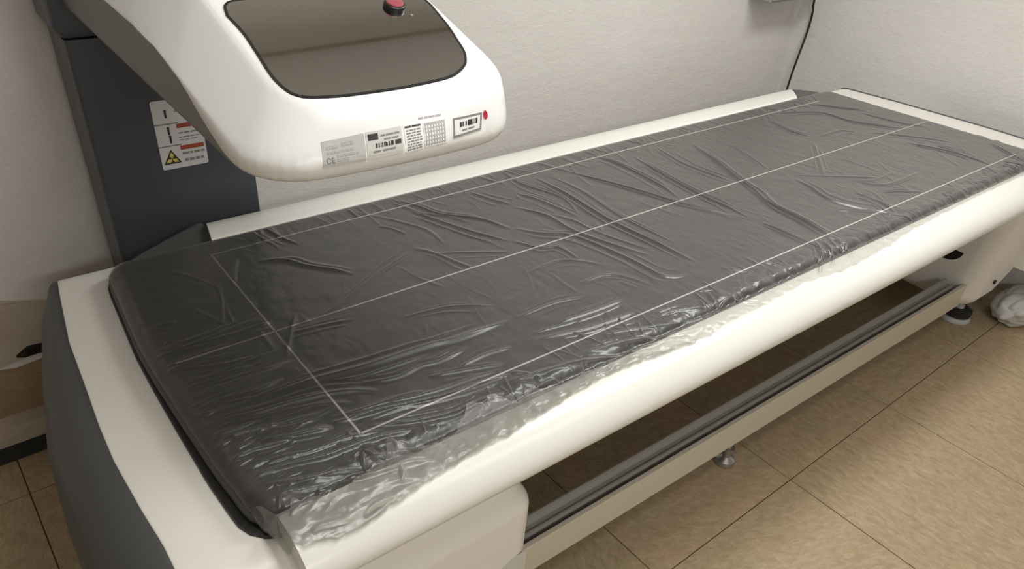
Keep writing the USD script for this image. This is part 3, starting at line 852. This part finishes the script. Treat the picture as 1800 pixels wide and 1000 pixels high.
t1 = Tag(-0.0265, 0.0265, 1.0385, 1.0685, 1.0372, 1.0692)
sticker(t1, 'sticker_silver', 'grey approval sticker with a conformity mark', [
    (random_words(t1, 0.70, 0.80, 0.10, 0.36, 1), 'print_light'), (random_words(t1, 0.72, 0.86, 0.45, 0.72, 2), 'print_light'), (random_words(t1, 0.52, 0.60, 0.10, 0.80, 3), 'print_light'),
    (random_words(t1, 0.36, 0.44, 0.32, 0.88, 4), 'print_light'), (random_words(t1, 0.20, 0.30, 0.32, 0.60, 5), 'print_light'), (t1.text('CE', 0.08, 0.17, 0.22), 'print_grey')])
t2 = Tag(0.0285, 0.0755, 1.0378, 1.0692, 1.0385, 1.0692)
sticker(t2, 'sticker_grey', 'grey serial number sticker with a barcode', [
    (t2.rect(0.05, 0.70, 0.32, 0.92), 'print_black'), (t2.words(0.78, 0.84, [(0.40, 0.52), (0.54, 0.76), (0.78, 0.93)]), 'print_grey'), (t2.words(0.64, 0.69, [(0.48, 0.66), (0.69, 0.88)]), 'print_grey'),
    (bars(t2, 0.24, 0.95, 0.40, 0.56, 6), 'print_black'), (t2.words(0.24, 0.30, [(0.16, 0.36), (0.42, 0.58), (0.60, 0.78)]), 'print_grey')])
t3 = Tag(0.0785, 0.1035, 1.0372, 1.0690, 1.0385, 1.0690)
sticker(t3, 'sticker_white', 'white instruction sticker', [
    (t3.words(0.90, 0.96, [(0.05, 0.40), (0.44, 0.92)]), 'print_black')] + [(random_words(t3, v, v + 0.045, 0.10, 0.95, 20 + k, 0.08, 0.3, 0.05), 'print_grey') for k, v in enumerate((0.78, 0.68, 0.58, 0.48, 0.38, 0.28, 0.18, 0.08))])
t4 = Tag(0.1050, 0.1370, 1.0390, 1.0690, 1.0400, 1.0695)
sticker(t4, 'sticker_white', 'white sticker printed with a grey table', [
    (t4.rect(0.04, 0.86, 0.94, 0.94), 'print_light')] + [(t4.rect(0.06 + 0.118 * k, 0.06, 0.06 + 0.118 * k + 0.045, 0.84), 'print_light') for k in range(8)] + [(t4.rect(0.04, v, 0.94, v + 0.035), 'print_light') for v in (0.10, 0.26, 0.42, 0.58, 0.72)])
t5 = Tag(0.0985, 0.1300, 1.0735, 1.0765, 1.0730, 1.0760)
obj('fine_print', on_front(t5.words(0.1, 0.8, [(0.0, 0.22), (0.26, 0.42), (0.46, 0.70), (0.74, 1.0)]), 0.0005, 0.0002), 'print_light', arm, smooth=False, label='line of fine grey print')
t6 = Tag(0.1475, 0.1895, 1.0430, 1.0672, 1.0475, 1.0690)
sticker(t6, 'sticker_white', 'asset tag with a black border and barcode', [
    (t6.rect(0, 0, 1, 1).difference(t6.rect(0.055, 0.10, 0.945, 0.90)), 'print_grey'), (bars(t6, 0.22, 0.46, 0.48, 0.72, 8, 9), 'print_black'), (bars(t6, 0.50, 0.84, 0.46, 0.76, 9, 12), 'print_black'), (t6.words(0.24, 0.32, [(0.30, 0.48), (0.52, 0.74)]), 'print_grey')], 0.0008)
dx, dz = pq(0.1955, 1.0645)
obj('dot_sticker', on_front(affinity.scale(Point(dx, dz).buffer(1.0, quad_segs=16), 0.0036, 0.0048, origin=(dx, dz)), 0.0005), 'red_dot', arm, smooth=False, label='round red dot sticker')

# dark glass control panel with its black seal, lying on the sloped top
PANEL = [(-0.036, -0.085), (-0.027, -0.060), (0.0, -0.052), (0.10, -0.052), (0.205, -0.052), (0.235, -0.064), (0.243, -0.092), (0.2405, -0.123), (0.2355, -0.158), (0.2285, -0.188), (0.2225, -0.212), (0.2135, -0.230), (0.203, -0.2425), (0.185, -0.2545), (0.165, -0.2620), (0.130, -0.2660), (0.090, -0.2680), (0.050, -0.2675), (0.018, -0.2660), (-0.016, -0.2605), (-0.030, -0.2525), (-0.0365, -0.240), (-0.0395, -0.2175), (-0.0385, -0.193), (-0.0360, -0.1645), (-0.0335, -0.125)]
panel = Polygon(catmull(PANEL + PANEL[:1], 6)).buffer(0)


def on_slope(poly, z0, t):
    m = trimesh.creation.extrude_polygon(poly, t, engine='earcut'); v = np.array(m.vertices)
    m.vertices = np.c_[v[:, 0], v[:, 1], plane_z(v[:, 1]) + z0 + v[:, 2]]; m.fix_normals(); return m


gp = obj('control_panel', on_slope(panel.buffer(-0.0026), -0.004, 0.0052), 'panel_glass', arm, smooth=False, label='dark glass control panel')
obj('panel_seal', on_slope(panel.buffer(0.0005).difference(panel.buffer(-0.0026)), -0.004, 0.0055), 'seal_black', gp, smooth=False)
def on_panel(profile, x, y, seg=32):
    m = lathe(profile, (0, 0, 0), seg)
    m.apply_transform(trimesh.transformations.rotation_matrix(math.atan(PS), [1, 0, 0])); m.apply_translation([x, y, plane_z(y) + 0.0011]); return m


BX, BY = 0.1855, -0.0985
sb = obj('stop_button', on_panel([(0.0085, 0.0045), (0.0112, 0.0050), (0.0120, 0.0060), (0.0120, 0.0072), (0.0110, 0.0084), (0.006, 0.0092), (0.001, 0.0094)], BX, BY), 'red_cap', arm, smooth=35, label='red emergency stop button')
obj('button_collar', on_panel([(0.0150, 0.0), (0.0152, 0.002), (0.0146, 0.0050), (0.0134, 0.0060), (0.009, 0.0062)], BX, BY), 'seal_black', sb, smooth=35)
obj('indicator_light', on_panel([(0.0020, 0.0), (0.0020, 0.0012), (0.0012, 0.0018)], BX + 0.0125, BY - 0.0235, 12), 'print_grey', arm, smooth=35)

# warning label on the column's front face
LX0, LX1, LZ0, LZ1, LY = -0.0035, 0.0895, 0.7105, 0.853, cy0 - 0.0001
lab = obj('warning_label', plate_xz(shapely.box(LX0, LZ0, LX1, LZ1).buffer(-0.004).buffer(0.004), LY, 0.0005), 'label_white', arm, smooth=False, label='white warning label with red bands and a yellow triangle')
L2 = LY - 0.0005


def lp(u0, v0, u1, v1): return shapely.box(LX0 + u0 * (LX1 - LX0), LZ0 + v0 * (LZ1 - LZ0), LX0 + u1 * (LX1 - LX0), LZ0 + v1 * (LZ1 - LZ0))


def lw(v0, v1, u0, u1, seed):
    r = np.random.default_rng(seed); out = []; u = u0
    while u < u1 - 0.05:
        w = min(r.uniform(0.06, 0.15), u1 - u); out.append(lp(u, v0, u + w, v1)); u += w + 0.025
    return shapely.union_all(out)


def person_mark(u, v): return shapely.union_all([Point(LX0 + u * (LX1 - LX0), LZ0 + (v + 0.05) * (LZ1 - LZ0)).buffer(0.0026), lp(u - 0.022, v - 0.05, u + 0.022, v + 0.035)])


tri_c = (LX0 + 0.235 * (LX1 - LX0), LZ0 + 0.150 * (LZ1 - LZ0))
def tri(r, c=tri_c): return Polygon([(c[0] + r * math.cos(a), c[1] + r * math.sin(a)) for a in (math.pi / 2, math.pi * 7 / 6, math.pi * 11 / 6)])
def sector(a0, r0, r1): return Polygon([(tri_c[0] + r * math.cos(a), tri_c[1] + r * math.sin(a)) for r, aa in ((r1, np.linspace(a0 - 0.5, a0 + 0.5, 8)), (r0, np.linspace(a0 + 0.5, a0 - 0.5, 8))) for a in aa])


for v0 in (0.335, 0.655):
    obj('label_divider', plate_xz(lp(0.0, v0, 0.49, v0 + 0.017), L2, 0.0003), 'print_grey', lab, smooth=False)
for v0 in (0.262, 0.585, 0.905):
    obj('red_band', plate_xz(lp(0.45, v0, 0.955, v0 + 0.062), L2, 0.0003), 'label_red', lab, smooth=False)
obj('warning_triangle', plate_xz(tri(0.0178).buffer(0.0012), L2, 0.0003), 'label_yellow', lab, smooth=False)
obj('radiation_mark', plate_xz(shapely.union_all([tri(0.0178).buffer(0.0012).difference(tri(0.0150)), Point(tri_c).buffer(0.0016)] + [sector(a, 0.0026, 0.0085) for a in (math.pi / 6, math.pi * 5 / 6, math.pi * 1.5)]), L2 - 0.0003, 0.0003), 'print_black', lab, smooth=False)
for v0, v1, u0, u1, sd in ((0.190, 0.222, 0.47, 0.95, 31), (0.085, 0.125, 0.50, 0.92, 32), (0.50, 0.52, 0.46, 0.95, 33), (0.44, 0.455, 0.46, 0.9, 34), (0.40, 0.412, 0.46, 0.9, 35), (0.82, 0.84, 0.46, 0.95, 36)):
    obj('label_print', plate_xz(lw(v0, v1, u0, u1, sd), L2, 0.0003), 'print_grey', lab, smooth=False)
for u, v in ((0.27, 0.555), (0.28, 0.43), (0.27, 0.80)):
    obj('pictogram', plate_xz(person_mark(u, v), L2, 0.0003), 'print_black', lab, smooth=False)

# ---------------------------------------------------------------- things by the walls
wb = thing('wall_box', 'grey metal wall box mounted near the room corner above the back rail', 'electrical box', (2.37, wall_y(2.37), 0.86))
bx0, bx1 = 2.235, 2.53
by0, by1 = wall_y(2.235) - 0.10, wall_y(2.235) - 0.001
obj('box_body', box(bx0, bx1, by0, by1, 0.845, 1.02, 0.004), 'box_grey', wb, smooth=35)
obj('box_lid', box(bx0 + 0.008, bx1 - 0.008, by0 - 0.008, by0 + 0.001, 0.853, 1.012, 0.002), 'box_grey', wb, smooth=35)
cab = np.array([(2.598, 0.715, 0.98), (2.606, 0.722, 0.90), (2.614, 0.73, 0.822), (2.634, 0.733, 0.766), (2.636, 0.733, 0.705), (2.625, 0.731, 0.643), (2.612, 0.73, 0.57), (2.602, 0.728, 0.498), (2.59, 0.722, 0.40), (2.575, 0.712, 0.25), (2.56, 0.70, 0.06), (2.54, 0.68, 0.0055), (2.46, 0.66, 0.0055)])
cab[:, 0] -= 0.016
cab[:, 1] -= 0.006
obj('power_cable', tube(catmull(cab, 8), 0.0042, 10), 'cable_black', smooth=True, label='black cable hanging down the wall corner behind the table', category='cable')

bag_s = trimesh.creation.icosphere(5, 1.0)
v = np.array(bag_s.vertices)
f1 = meshkit.fbm(v * 1.3 + 5, 2, 2)[:, None]; f2 = np.abs(meshkit.fbm(v * [1.3, 2.6, 1.2] + 9, 2, 6)[:, None] - 0.5)
v = v * (0.80 + 0.35 * f1 + 0.45 * f2)
v *= [0.15, 0.08, 0.052]
v += [2.555, -0.445, 0.05]
v[:, 1] -= np.clip(v[:, 2], 0, 1) * 0.25
low = v[:, 2] < 0.02
v[low, :2] += (v[low, :2] - [2.555, -0.445]) * ((0.02 - np.maximum(v[low, 2:], -0.03)) * 6.0)
v[:, 2] = np.maximum(v[:, 2], 0.0015 + 0.006 * meshkit.fbm(np.c_[v[:, :2] * 40, v[:, 2:] * 0], 2, 8))
bag_s.vertices = v
obj('plastic_bag', bag_s, 'bag', smooth=25, label='crumpled white plastic bag on the floor beside the far pedestal', category='bag')
